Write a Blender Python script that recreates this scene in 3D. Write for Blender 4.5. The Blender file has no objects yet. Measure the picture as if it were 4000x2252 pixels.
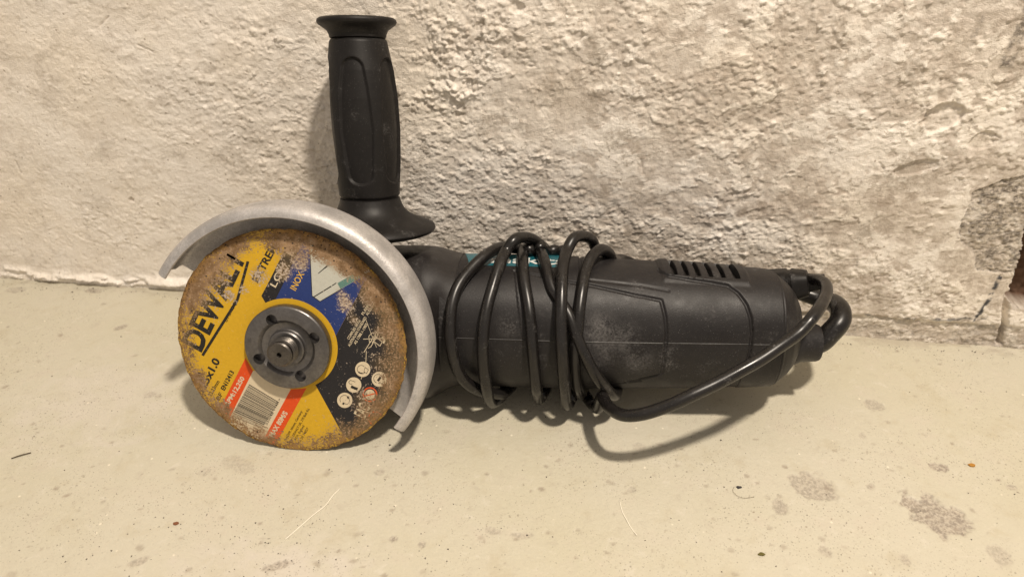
import bpy, bmesh, math, random
import numpy as np
from mathutils import Matrix, Vector

# ------------------------------------------------------------------ camera
FPX, PITCH = 2777.0, math.radians(33.0)          # focal length in pixels of the 4000 px wide photograph
Fw = np.array([0, math.cos(PITCH), -math.sin(PITCH)])
Up = np.array([0, math.sin(PITCH), math.cos(PITCH)])
Rt = np.array([1.0, 0, 0])
# frame of the grinder (metres): gx along the body, gy away from the viewer, gz up its handle; it leans back on the wall
_q, _w = math.radians(16), math.radians(-5)
_B = np.array([[1, 0, 0], [0, math.sin(_q), math.cos(_q)], [0, math.cos(_q), -math.sin(_q)]])
_T = np.array([Rt, Up, Fw]).T @ _B
GX = _T @ np.array([math.cos(_w), math.sin(_w), 0])
GY = _T @ np.array([-math.sin(_w), math.cos(_w), 0])
GZ = _T @ np.array([0, 0, 1.0])
_O = Rt * -.1077 + Up * -.0272 + Fw * .346
RD = 57.5                                         # worn disc radius, mm
CAMH = -(_O[2] - RD / 1000 * math.hypot(GX[2], GZ[2]))
CAM = np.array([0, 0, CAMH])
GO = _O + CAM                                     # disc centre

scene = bpy.context.scene
col = scene.collection
cd = bpy.data.cameras.new("camera")
cd.sensor_width = 36
cd.lens = 36 * FPX / 4000
cd.clip_start, cd.clip_end = .01, 50
cd.dof.use_dof = True
cd.dof.focus_distance = .355
cd.dof.aperture_fstop = 11
camo = bpy.data.objects.new("camera", cd)
camo.location = CAM
camo.rotation_euler = (math.pi / 2 - PITCH, 0, 0)
col.objects.link(camo)
scene.camera = camo

# ------------------------------------------------------------------ light
world = bpy.data.worlds.new("World")
scene.world = world
world.use_nodes = True
world.node_tree.nodes["Background"].inputs[0].default_value = (1.0, .885, .78, 1)
world.node_tree.nodes["Background"].inputs[1].default_value = .46
ld = bpy.data.lights.new("ceiling_lamp", 'AREA')
ld.shape = 'DISK'
ld.size = .075
ld.energy = 16.8
ld.color = (1.0, .885, .745)
lamp = bpy.data.objects.new("ceiling_lamp", ld)
lamp.location = (.23, -.09, 1.16)                 # a bulb a little above and behind the viewer, to the right
_L = np.array(lamp.location) - np.array([0, .33, .05])
lamp.rotation_euler = Vector(_L).to_track_quat('Z', 'Y').to_euler()
col.objects.link(lamp)
vs = scene.view_settings
vs.view_transform, vs.look, vs.gamma, vs.exposure = 'Standard', 'None', 1, 0.04
vs.use_curve_mapping = False

# ------------------------------------------------------------------ pixel -> place
def ray(x, y): return Rt * (x - 2000) / FPX + Up * (1126 - y) / FPX + Fw
def on_floor(x, y, z=0.0):
    d = ray(x, y); return CAM + d * (z - CAMH) / d[2]
def loc(x, y, yl):                                # on the grinder's plane y = yl mm -> local mm
    d = ray(x, y); t = ((GO + GY * yl / 1000 - CAM) @ GY) / (d @ GY)
    X = CAM + d * t - GO
    return np.array([X @ GX, X @ GY, X @ GZ]) * 1000
BY, BZ = 50.0, -1.0                               # body axis
def hit(x, y, r):                                 # first hit of the ray with a cylinder about the body axis -> local mm
    d = ray(x, y); o = (CAM - GO) * 1000
    oy, oz, dy, dz = o @ GY - BY, o @ GZ - BZ, d @ GY, d @ GZ
    A, Bq, C = dy * dy + dz * dz, oy * dy + oz * dz, oy * oy + oz * oz - r * r
    disc = Bq * Bq - A * C
    t = (-Bq - math.sqrt(disc)) / A if disc > 0 else -Bq / A
    p = np.array([o @ GX + t * (d @ GX), oy + t * dy, oz + t * dz])
    if disc <= 0: p[1:] *= r / np.hypot(p[1], p[2])
    return p + [0, BY, BZ]
def wz(p): return (GO + (GX * p[0] + GY * p[1] + GZ * p[2]) / 1000)[2]
W0, W1 = on_floor(0, 1080), on_floor(4000, 1365)
WU = (W1 - W0) / np.linalg.norm(W1 - W0)
WN = np.array([WU[1], -WU[0], 0])                 # towards the viewer
def wall_uv(x, y):                                # metres along the wall from W0, height
    d = ray(x, y); t = ((W0 - CAM) @ WN) / (d @ WN); X = CAM + d * t
    return (X - W0) @ WU, X[2]

# ------------------------------------------------------------------ noise
def vnoise(u, v, seed):
    rs = np.random.RandomState(seed); T = rs.rand(256, 256).astype(np.float32)
    iu, iv = np.floor(u).astype(np.int64), np.floor(v).astype(np.int64)
    fu, fv = (u - iu), (v - iv)
    fu = fu * fu * fu * (fu * (fu * 6 - 15) + 10); fv = fv * fv * fv * (fv * (fv * 6 - 15) + 10)
    a, b, c, d = (T[(iu + i) % 256, (iv + j) % 256] for i, j in ((0, 0), (1, 0), (0, 1), (1, 1)))
    return (a + (b - a) * fu) * (1 - fv) + (c + (d - c) * fu) * fv
def fbm(u, v, seed, octs=4, gain=.5):
    s, a, t = 0, 1.0, 0
    for k in range(octs):
        ca, sa = math.cos(k * 1.1 + seed), math.sin(k * 1.1 + seed)
        s = s + a * vnoise((u * ca - v * sa) * 2 ** k + 17.3 * k, (u * sa + v * ca) * 2 ** k + 9.1 * k, seed + k)
        t += a; a *= gain
    return s / t
def sst(e0, e1, x):
    t = np.clip((x - e0) / (e1 - e0), 0, 1); return t * t * (3 - 2 * t)
def worley(u, v, seed):
    rs = np.random.RandomState(seed); J = rs.rand(64, 64, 3).astype(np.float32)
    iu, iv = np.floor(u).astype(np.int64), np.floor(v).astype(np.int64)
    best = np.full(u.shape, 9.0); val = np.zeros(u.shape)
    for i in (-1, 0, 1):
        for j in (-1, 0, 1):
            q = J[(iu + i) % 64, (iv + j) % 64]
            d = np.hypot(iu + i + q[..., 0] - u, iv + j + q[..., 1] - v)
            val = np.where(d < best, q[..., 2], val); best = np.minimum(best, d)
    return best, val

# ------------------------------------------------------------------ node helpers
class NT:
    def __init__(s, tree): s.t = tree
    def n(s, typ, ins=None, **kw):
        nd = s.t.nodes.new(typ)
        for k, v in kw.items(): setattr(nd, k, v)
        for k, v in (ins or {}).items(): s.put(nd.inputs[k], v)
        return nd
    def put(s, sock, v):
        if isinstance(v, bpy.types.NodeSocket): s.t.links.new(v, sock)
        elif isinstance(v, bpy.types.Node): s.t.links.new(v.outputs[0], sock)
        elif isinstance(v, (tuple, list)) and len(v) == 3 and sock.type == 'RGBA': sock.default_value = (*v, 1)
        else: sock.default_value = v
    def math(s, op, a, b=None, clamp=False):
        nd = s.n('ShaderNodeMath', operation=op, use_clamp=clamp); s.put(nd.inputs[0], a)
        if b is not None: s.put(nd.inputs[1], b)
        return nd.outputs[0]
    def mix(s, f, a, b, mode='MIX'):
        nd = s.n('ShaderNodeMix', data_type='RGBA', blend_type=mode)
        s.put(nd.inputs[0], f); s.put(nd.inputs[6], a); s.put(nd.inputs[7], b); return nd.outputs[2]
    def mr(s, v, a, b, c=0.0, d=1.0, smooth=True):
        nd = s.n('ShaderNodeMapRange', interpolation_type='SMOOTHSTEP' if smooth else 'LINEAR')
        for i, x in enumerate((v, a, b, c, d)): s.put(nd.inputs[i], x)
        return nd.outputs[0]
    def noise(s, vec, scale, detail=3, rough=.55, dist=0.0):
        return s.n('ShaderNodeTexNoise', {'Vector': vec, 'Scale': scale, 'Detail': detail, 'Roughness': rough, 'Distortion': dist}).outputs[0]
    def vor(s, vec, scale, feature='F1', rnd=1.0):
        return s.n('ShaderNodeTexVoronoi', {'Vector': vec, 'Scale': scale, 'Randomness': rnd}, feature=feature)
def new_mat(name):
    m = bpy.data.materials.new(name); m.use_nodes = True
    t = NT(m.node_tree); b = m.node_tree.nodes["Principled BSDF"]
    return m, t, b
def bump(t, b, h, strength, dist):
    bp = t.n('ShaderNodeBump', {'Strength': strength, 'Distance': dist, 'Height': h}); t.put(b.inputs['Normal'], bp.outputs[0])

# black plastics: rough moulded skin, dust, grain sparkle painted as pale specks
def plastic(name, base, rough, grain, dust, dust_scale=60, spec=.32, blobs=()):
    m, t, b = new_mat(name)
    P = t.n('ShaderNodeTexCoord').outputs['Object']
    c = t.mix(t.noise(P, 420, 2), tuple(x * .8 for x in base), tuple(x * 1.35 for x in base))
    d1 = t.noise(P, dust_scale, 4, .65); d2 = t.noise(P, 900, 3, .7)
    k = t.math('MULTIPLY', t.mr(d1, .54, .76), t.mr(d2, .42, .72))
    for bc, br, bk in blobs:
        dd = t.n('ShaderNodeVectorMath', {0: P, 1: tuple(bc)}, operation='DISTANCE').outputs['Value']
        f = t.math('MULTIPLY', t.mr(dd, br, br * .1), t.mr(t.math('ADD', t.math('MULTIPLY', d1, .7), t.math('MULTIPLY', d2, .6)), .52, .80))
        k = t.math('ADD', k, t.math('MULTIPLY', f, bk))
    sp = t.mr(t.noise(P, 1700, 1), .68, .75)  # tiny pale specks in the colour imitate glints off the moulded grain
    k = t.math('ADD', t.math('MULTIPLY', k, dust), t.math('MULTIPLY', sp, dust * .42), True)
    t.put(b.inputs['Base Color'], t.mix(k, c, (.25, .24, .235)))
    t.put(b.inputs['Roughness'], t.math('ADD', t.mr(t.noise(P, 90, 3), .3, .7, rough - .06, rough + .08), t.math('MULTIPLY', k, .3), True))
    b.inputs['Specular IOR Level'].default_value = spec
    bump(t, b, t.noise(P, 2600, 2, .6), grain, .00016)
    return m
M = {}
M['housing'] = plastic('housing_plastic', (.0125, .0112, .0115), .45, .6, .55, 45, blobs=[(hit(x, y, 33) / 1000, r / 1000, k) for x, y, r, k in ((2340, 1285, 13, .65), (2450, 1320, 12, .5), (2490, 1400, 12, .45), (1990, 1265, 9, .5), (2350, 1390, 12, .35), (2800, 1040, 16, .3), (2150, 1200, 12, .25))])
M['gear'] = plastic('gear_housing_paint', (.0175, .0155, .0152), .38, .4, .42, 60)
M['rubber'] = plastic('handle_rubber', (.0088, .0078, .0074), .48, .30, .30, 90, .24)
M['cord'] = plastic('cord_rubber', (.0088, .0077, .0072), .29, .12, .42, 130, .42)
M['slat'] = plastic('vent_plastic', (.0155, .0138, .0138), .46, .5, .3)
M['void'] = plastic('dark_inside', (.008, .007, .007), .8, .1, .05)

def metal(name, base, rough, sparkle, wear, metallic=1.0, scale=500):
    m, t, b = new_mat(name)
    P = t.n('ShaderNodeTexCoord').outputs['Object']
    n1 = t.noise(P, 55, 5, .7); n2 = t.noise(P, scale, 3, .7)
    c = t.mix(t.mr(n1, .38, .66), base, tuple(x * (1 - wear) for x in base))
    c = t.mix(t.mr(n2, .35, .68, 0.0, .45), c, tuple(x * .5 for x in base))
    sc = t.n('ShaderNodeMapping', {'Vector': P, 'Scale': (1.0, 9.0, 1.0), 'Rotation': (.2, .5, .3)}).outputs[0]
    c = t.mix(t.math('MULTIPLY', t.mr(t.noise(sc, 260, 3, .7), .62, .72), wear * 1.6), c, tuple(x * .45 for x in base))
    v = t.vor(P, 1500)
    c = t.mix(t.math('MULTIPLY', t.mr(v.outputs['Distance'], .10, .02), sparkle), c, (.95, .93, .9))
    t.put(b.inputs['Base Color'], c)
    b.inputs['Metallic'].default_value = metallic
    t.put(b.inputs['Roughness'], t.mr(n2, .3, .7, rough - .07, rough + .1))
    bump(t, b, n2, .3 + sparkle * .5, .0002)
    return m
M['guard'] = metal('guard_silver_paint', (.56, .535, .52), .46, .9, .34, .45, 1100)
M['steel'] = metal('dark_steel', (.19, .18, .175), .38, .15, .35, .85)
M['spindle'] = metal('bright_steel', (.17, .155, .14), .38, .1, .35, 1.0, 900)

# ------------------------------------------------------------------ mesh helpers
def mesh_obj(name, verts, faces, mat, parent=None, smooth=True, mats=None, autosm=None):
    me = bpy.data.meshes.new(name)
    me.from_pydata([tuple(v) for v in verts], [], [tuple(f) for f in faces])
    return finish(name, me, mat, parent, smooth, autosm)
def finish(name, me, mat, parent=None, smooth=True, autosm=None):
    me.materials.append(mat)
    if smooth:
        me.polygons.foreach_set('use_smooth', np.ones(len(me.polygons), bool))
        if autosm: me.set_sharp_from_angle(angle=math.radians(autosm))
    me.update()
    o = bpy.data.objects.new(name, me); col.objects.link(o)
    if parent is not None: o.parent = parent
    return o
def grid_mesh(name, X, wrap_v=False, flip=False):
    """X: (nu, nv, 3) array -> mesh of quads"""
    nu, nv = X.shape[:2]
    me = bpy.data.meshes.new(name)
    idx = np.arange(nu * nv).reshape(nu, nv)
    a = idx[:-1]; b = idx[1:]
    if wrap_v: a2, b2 = np.roll(a, -1, 1), np.roll(b, -1, 1)
    else: a, a2, b, b2 = a[:, :-1], a[:, 1:], b[:, :-1], b[:, 1:]
    q = np.stack([a, b, b2, a2] if not flip else [a, a2, b2, b], -1).reshape(-1, 4)
    me.vertices.add(nu * nv); me.vertices.foreach_set('co', X.reshape(-1).astype(np.float32))
    me.loops.add(q.size); me.loops.foreach_set('vertex_index', q.reshape(-1).astype(np.int32))
    me.polygons.add(len(q)); me.polygons.foreach_set('loop_start', (np.arange(len(q)) * 4).astype(np.int32))
    me.update(calc_edges=True); me.validate()
    return me
def add_attr(me, name, a):
    at = me.attributes.new(name, 'FLOAT', 'POINT'); at.data.foreach_set('value', a.reshape(-1).astype(np.float32))
def lathe(profile, axis, seg=96, c=(0, 0, 0)):
    """profile [(r, h)] in mm about axis 'y' or 'z' -> verts (m), faces"""
    V, Fc = [], []
    n = len(profile)
    for j in range(seg):
        a = 2 * math.pi * j / seg; ca, sa = math.cos(a), math.sin(a)
        for r, h in profile:
            p = (r * ca, h, r * sa) if axis == 'y' else (r * ca, r * sa, h)
            V.append(tuple((p[i] + c[i]) / 1000 for i in range(3)))
    for j in range(seg):
        k = (j + 1) % seg
        for i in range(n - 1):
            Fc.append((j * n + i, j * n + i + 1, k * n + i + 1, k * n + i))
    return V, Fc
def smooth_path(pts, step=1.2):
    """Catmull-Rom through pts (mm), resampled evenly"""
    P = np.array(pts, float); P = np.vstack([2 * P[0] - P[1], P, 2 * P[-1] - P[-2]])
    out = []
    for i in range(1, len(P) - 2):
        p0, p1, p2, p3 = P[i - 1:i + 3]
        t = [0.0]
        for a, b in ((p0, p1), (p1, p2), (p2, p3)): t.append(t[-1] + max(1e-3, np.linalg.norm(b - a)) ** .5)
        for u in np.linspace(t[1], t[2], 14, endpoint=False):
            A1 = (t[1] - u) / (t[1] - t[0]) * p0 + (u - t[0]) / (t[1] - t[0]) * p1
            A2 = (t[2] - u) / (t[2] - t[1]) * p1 + (u - t[1]) / (t[2] - t[1]) * p2
            A3 = (t[3] - u) / (t[3] - t[2]) * p2 + (u - t[2]) / (t[3] - t[2]) * p3
            B1 = (t[2] - u) / (t[2] - t[0]) * A1 + (u - t[0]) / (t[2] - t[0]) * A2
            B2 = (t[3] - u) / (t[3] - t[1]) * A2 + (u - t[1]) / (t[3] - t[1]) * A3
            out.append((t[2] - u) / (t[2] - t[1]) * B1 + (u - t[1]) / (t[2] - t[1]) * B2)
    out.append(P[-2]); out = np.array(out)
    s = np.r_[0, np.cumsum(np.linalg.norm(np.diff(out, axis=0), axis=1))]
    u = np.linspace(0, s[-1], max(3, int(s[-1] / step)))
    return np.stack([np.interp(u, s, out[:, i]) for i in range(3)], 1)
def tube(path, rad, seg=16, cap=True):
    P = np.array(path, float); T = np.gradient(P, axis=0); T /= np.linalg.norm(T, axis=1)[:, None]
    rad = np.broadcast_to(np.asarray(rad, float), (len(P),))
    n = np.cross(T[0], [0.3, .2, .9]); n /= np.linalg.norm(n); V = []; Fc = []
    for i in range(len(P)):
        n = n - T[i] * (n @ T[i]); n /= np.linalg.norm(n); b = np.cross(T[i], n)
        for j in range(seg):
            a = 2 * math.pi * j / seg
            V.append((P[i] + rad[i] * (math.cos(a) * n + math.sin(a) * b)) / 1000)
    for i in range(len(P) - 1):
        for j in range(seg):
            k = (j + 1) % seg
            Fc.append((i * seg + j, i * seg + k, (i + 1) * seg + k, (i + 1) * seg + j))
    if cap:
        Fc.append(tuple(range(seg))[::-1]); Fc.append(tuple((len(P) - 1) * seg + j for j in range(seg)))
    return V, Fc
def boolean_cut(o, cutters):
    dg = bpy.context.evaluated_depsgraph_get
    for c in cutters:
        md = o.modifiers.new('cut', 'BOOLEAN'); md.operation = 'DIFFERENCE'; md.object = c; md.solver = 'EXACT'
    bpy.context.view_layer.update()
    me = bpy.data.meshes.new_from_object(o.evaluated_get(dg()))
    o.modifiers.clear(); old = o.data; o.data = me; bpy.data.meshes.remove(old)
    for c in cutters: bpy.data.objects.remove(c)

# ================================================================== THE SETTING
def seg_dist(U, V, pts):
    d = np.full(U.shape, 1e9)
    for (x0, y0), (x1, y1) in zip(pts[:-1], pts[1:]):
        L = (x1 - x0) ** 2 + (y1 - y0) ** 2 + 1e-12
        t = np.clip(((U - x0) * (x1 - x0) + (V - y0) * (y1 - y0)) / L, 0, 1)
        d = np.minimum(d, np.hypot(U - x0 - t * (x1 - x0), V - y0 - t * (y1 - y0)))
    return d
def inside(U, V, poly):
    r = np.zeros(U.shape, bool); n = len(poly)
    for i in range(n):
        (x0, y0), (x1, y1) = poly[i], poly[(i + 1) % n]
        c = ((y0 > V) != (y1 > V)) & (U < (x1 - x0) * (V - y0) / ((y1 - y0) if y1 != y0 else 1e-12) + x0)
        r ^= c
    return r
def spread(a, lo, hi, fine, outer):
    left = np.arange(a[0], lo, outer); mid = np.arange(lo, hi, fine); right = np.arange(hi, a[1] + outer, outer)
    return np.r_[left, mid, right]

# ---- wall
def build_wall():
    ulo = -.02; uhi = wall_uv(4000, 1365)[0] + .02
    us = np.r_[np.arange(-.8, ulo - .22, .012), np.arange(ulo - .22, ulo, .002), np.arange(ulo, uhi, .00064), np.arange(uhi, uhi + .24, .002), np.arange(uhi + .24, uhi + .7, .012)]
    zs = np.r_[np.arange(-.006, .222, .00064), np.arange(.222, .36, .002), np.arange(.36, .72, .012)]
    U, Z = np.meshgrid(us, zs, indexing='ij')
    u, z = U * 1000, Z * 1000                       # mm
    wu = u + 3 * (fbm(u / 9, z / 9, 3) - .5); wzm = z + 3 * (fbm(u / 9, z / 9, 5) - .5)
    h = 2.4 * (fbm(u / 70, z / 55, 11, 3) - .5)
    rough = (.22 + .78 * sst(.40, .62, fbm(u / 60, z / 45, 21, 4, .6))) * (.62 + .38 * sst(140, 280, u))          # where the render is rougher
    right = sst(250, 480, u)
    for px, py, r, k in ((1700, 250, 24, 1.5), (1850, 330, 20, .8), (1950, 130, 14, .8), (330, 320, 26, .6), (1000, 120, 30, .7), (1350, 900, 30, .5), (2100, 600, 30, .4)):
        cu, cz = wall_uv(px, py); rough = rough * (1 + k * np.exp(-((u - cu * 1000) ** 2 + (z - cz * 1000) ** 2) / r ** 2))
    b1 = np.abs(fbm(wu / 6.5, wzm / 4.6, 31, 4, .58) - .5) * 2                    # lumpy crests
    b2 = fbm(wu / 4.2, wzm / 3.2, 41, 3)
    b3 = fbm(u / 1.7, z / 1.4, 51, 2)
    w1, v1 = worley(wu / 4.4, wzm / 3.4, 61)
    lump = sst(.46, .24, w1 + .25 * (b3 - .5)) * sst(.62, .95, v1)                             # stuck crumbs
    w2, v2 = worley(wu / 2.0, wzm / 1.6, 71)
    crumb = sst(.48, .22, w2 + .2 * (b3 - .5)) * sst(.60, .95, v2)
    h += rough * (.28 * (.30 - b1) + .55 * lump + .40 * crumb + .16 * (b2 - .5)) + .30 * (b3 - .5) + .15 * (b2 - .5)
    flake = {}
    for wl, amp, sd in ((30, .32, 161), (14, .30, 171), (7.0, .25, 181), (3.6, .16, 191)):      # broken skins of old paint and plaster
        n_ = fbm(u / wl + .1 * b2, z / (wl * .72), sd, 5, .62); flake[sd] = sst(.475, .505, n_)
        h += amp * flake[sd] * (rough if wl < 10 else .5 + .5 * rough)
    # peeling lime wash: plateaus with a sharp edge, the bare render lies lower
    fl = fbm(u / 30 + .15 * b2, z / 20, 81, 5, .6) + .05 * right + .05 * (fbm(u / 130, z / 90, 82, 2) - .5)
    bare = sst(.585, .63, fl) * (.12 + .55 * right)
    bare = np.maximum(bare, (.25 + .5 * right) * sst(.63, .68, fbm(u / 11, z / 8, 91, 4, .6) + .03 * right))
    bare = np.maximum(bare, (.10 + .55 * right) * (1 - flake[171]) * sst(.50, .60, fbm(u / 45, z / 30, 193, 3)))
    bare = np.maximum(bare, (.12 + .38 * right) * (1 - flake[181]) * sst(.46, .56, fbm(u / 38, z / 26, 195, 3)))
    grit = np.zeros_like(u)
    dark = np.zeros_like(u)
    wob = 5 * (fbm(u / 12, z / 12, 101, 4) - .5)
    def blob(px, py, rx, ry, ang=0):
        cu, cz = wall_uv(px, py); du, dz = u - cu * 1000 + wob, z - cz * 1000 + wob * .7
        ca, sa = math.cos(ang), math.sin(ang)
        return np.hypot((du * ca + dz * sa) / rx, (-du * sa + dz * ca) / ry)
    for px, py, rx, ry, k in ((3080, 800, 30, 9, .9), (3470, 760, 14, 6, .9), (3240, 880, 16, 5, .8), (2450, 770, 26, 7, .35),
                              (3330, 330, 10, 6, .7), (3420, 290, 8, 9, .7), (2750, 330, 5, 7, .5), (3680, 330, 5, 6, .7), (2990, 560, 9, 6, .5),
                              (1230, 640, 11, 22, .25), (3120, 560, 8, 5, .6)):  # tall faint patch left of the handle: its cast shadow painted into the tone
        bare = np.maximum(bare, k * sst(1.15, .75, blob(px, py, rx, ry, .1) + .7 * (fbm(u / 5, z / 4, 105, 3) - .5)))
    for px, py, rx, ry, st in ((3665, 440, 9, 7, 1.3), (3570, 640, 10, 4, 1.2), (3830, 530, 6, 5, .8), (520, 775, 2, 1.5, .9), (2020, 20, 4, 3, .9)):
        q = sst(1.05, .95, blob(px, py, rx, ry, .3)); h -= st * q; bare = np.maximum(bare, .5 * q)
    # coarse bare concrete beside the gap at the right
    poly = [wall_uv(*p) for p in ((3790, 735), (3900, 690), (4100, 640), (4100, 1010), (3930, 1060), (3810, 1050), (3790, 980), (3745, 930), (3740, 850), (3770, 780))]
    pu, pz = u + 4 * wob / 5, z + wob * .6
    conc = inside(pu, pz, [(a * 1000, b * 1000) for a, b in poly]).astype(float)
    pit, _ = worley(u / 2.6, z / 2.1, 111)
    h += conc * (-.8 + 1.5 * (fbm(u / 2.6, z / 2.0, 112, 4, .6) - .5) - .6 * sst(.3, .1, pit))
    grit = np.maximum(grit, conc * .9 * sst(.30, .55, fbm(u / 8, z / 6, 113, 4, .6)))
    grit = np.maximum(grit, .35 * conc)
    for q, wd, k in ((((4010, 0), (3960, 110), (3905, 230)), 3.2, .9), (((3800, 60), (3770, 150)), 2.0, .5)):
        L = [tuple(1000 * c for c in wall_uv(*p)) for p in q]
        grit = np.maximum(grit, k * sst(wd * 1.3, wd * .5, seg_dist(u + wob * .5, z, L)) * sst(.34, .52, fbm(u / 3, z / 5, 119, 3)))
    # pencil-like dark streak, horizontal scrape lines above the floor
    L = [tuple(1000 * c for c in wall_uv(*p)) for p in ((3905, 1075), (3860, 1160), (3825, 1225), (3800, 1245))]
    dark = np.maximum(dark, sst(1.7, .7, seg_dist(u + wob * .3, z, L)) * sst(.36, .5, fbm(u / 1.8, z / 1.8, 121, 3)))
    L = [tuple(1000 * c for c in wall_uv(*p)) for p in ((3340, 1225), (3500, 1240), (3700, 1240), (3850, 1235))]
    lined = seg_dist(u, z + wob * .35, L)
    dark = np.maximum(dark, .8 * sst(1.5, .5, lined) * sst(.45, .6, fbm(u / 4, z / 1.5, 125, 3)))
    # foot of the wall: a lower course, set back and stained, right of the tool; a plaster lip at the left
    zl = wall_uv(3500, 1240)[1] * 1000
    foot = sst(zl + 1.2, zl - 1.2, z + wob * .5) * sst(330, 420, u)
    h -= 1.6 * foot
    grit = np.maximum(grit, .55 * foot * sst(.3, .6, fbm(u / 10, z / 3, 127, 4)))
    lip = np.exp(-((z - 5 - wob * .8 - 4 * (fbm(u / 40, z * 0, 129, 2) - .5)) / 3.5) ** 2) * sst(320, 150, u)
    h += 3.2 * lip * (.1 + 1.5 * sst(.3, .7, fbm(u / 18, z / 6, 131, 4, .6)))
    h += 1.0 * sst(4.0, -1.0, z + 1.7 * wob) * sst(430, 330, u) * 1.0
    # gap between the blocks at the right edge: deep, with a crack below it
    poly = [wall_uv(*p) for p in ((3993, 880), (3988, 960), (3965, 1050), (3945, 1110), (3932, 1160), (3960, 1200), (4130, 1215), (4200, 1100), (4200, 880))]
    jag = 1.8 * (fbm(u / 3, z / 3, 141, 3) - .5)
    gap = inside(u + jag, z + jag, [(a * 1000, b * 1000) for a, b in poly]).astype(float)
    h = np.where(gap > 0, -22 + 7 * fbm(u / 9, z / 7, 143, 3), h)
    L = [tuple(1000 * c for c in wall_uv(*p)) for p in ((3935, 1140), (3925, 1200), (3922, 1260), (3905, 1345))]
    cr = seg_dist(u + jag * .5, z, L); crack = sst(2.0, .8, cr)
    h -= 5 * crack
    # a few hard small scratches and pin holes
    rs = np.random.RandomState(5)
    for k in range(26):
        a, b = rs.uniform(ulo, uhi) * 1000, rs.uniform(10, 200); an = rs.uniform(0, 3.1); ln = rs.uniform(2, 9)
        sel = (np.abs(u - a) < 12) & (np.abs(z - b) < 12)
        if sel.any():
            d = seg_dist(u[sel], z[sel], [(a, b), (a + ln * math.cos(an), b + ln * math.sin(an))]); h[sel] -= .7 * sst(.7, .2, d)
    h -= .38 * bare * (1 - gap)
    far = np.maximum(sst(.10, .22, np.maximum(ulo - U, U - uhi)), sst(.06, .138, Z - .222))
    h = h * (1 - far) + far * 2.4 * (fbm(u / 70, z / 55, 11, 3) - .5)      # the coarse mesh well outside the view carries only the broad relief
    h += .036 * z                                   # the old wall leans a little into the room
    X = W0[None, None] + U[..., None] * WU + (h / 1000)[..., None] * WN
    X[..., 2] = Z + .0005 * (vnoise(u / 2, z / 2, 151) - .5)
    me = grid_mesh('wall', X)
    add_attr(me, 'bare', bare); add_attr(me, 'grit', grit); add_attr(me, 'dark', dark); add_attr(me, 'gap', np.maximum(gap, 0))
    m, t, b = new_mat('lime_washed_render')
    at = lambda n: t.n('ShaderNodeAttribute', attribute_name=n).outputs['Fac']
    P = t.n('ShaderNodeTexCoord').outputs['Object']
    n1 = t.noise(P, 14, 4, .6); n2 = t.noise(P, 160, 4, .7); n3 = t.noise(P, 900, 2, .6)
    c = t.mix(t.mr(n1, .35, .68), (.89, .835, .765), (.86, .785, .685))
    c = t.mix(t.math('MULTIPLY', t.mr(n2, .56, .76), .45), c, (.58, .49, .375))
    c = t.mix(t.math('MULTIPLY', t.mr(n3, .60, .74), .30), c, (.50, .41, .30))
    n4 = t.noise(P, 330, 4, .72, .6); n5 = t.noise(P, 42, 5, .68)
    reg = t.mr(t.n('ShaderNodeSeparateXYZ', {0: P}).outputs[0], -.22, .12, .45, 1.15)
    f = t.math('MULTIPLY', t.math('MULTIPLY', t.mr(n4, .56, .68), t.mr(n5, .40, .62)), reg)
    c = t.mix(t.math('MULTIPLY', f, .75), c, (.36, .285, .20))
    vv = t.vor(P, 260.0); pk = t.n('ShaderNodeSeparateColor', {0: vv.outputs['Color']})
    f = t.math('MULTIPLY', t.mr(vv.outputs['Distance'], .22, .08), t.mr(pk.outputs[0], .80, .84))
    c = t.mix(t.math('MULTIPLY', f, .65), c, (.25, .19, .13))
    smear = t.math('MULTIPLY', t.mr(t.math('ADD', t.math('MULTIPLY', n5, .8), t.math('MULTIPLY', n4, .35)), .60, .72), reg)
    c = t.mix(t.math('MULTIPLY', smear, .70), c, (.44, .385, .32))
    bc = t.mix(t.mr(n2, .35, .65), (.55, .475, .40), (.42, .35, .285))
    c = t.mix(t.math('MULTIPLY', at('bare'), t.mr(n2, .25, .6, .35, 1.0)), c, bc)
    gc = t.mix(t.mr(t.noise(P, 420, 3, .7), .42, .6), (.50, .44, .37), (.20, .175, .15))
    c = t.mix(at('grit'), c, gc)
    c = t.mix(at('dark'), c, (.085, .085, .09))
    c = t.mix(at('gap'), c, t.mix(n2, (.05, .018, .008), (.20, .13, .09)))
    t.put(b.inputs['Base Color'], c); b.inputs['Roughness'].default_value = .88; b.inputs['Specular IOR Level'].default_value = .2
    bump(t, b, t.math('ADD', t.noise(P, 620, 4, .75), t.noise(P, 1900, 2, .6)), .75, .0007)
    o = finish('wall', me, m); o['kind'] = 'structure'; o['label'] = 'rough lime washed concrete wall with flaking off white paint'
    return o
wall = build_wall()

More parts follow.
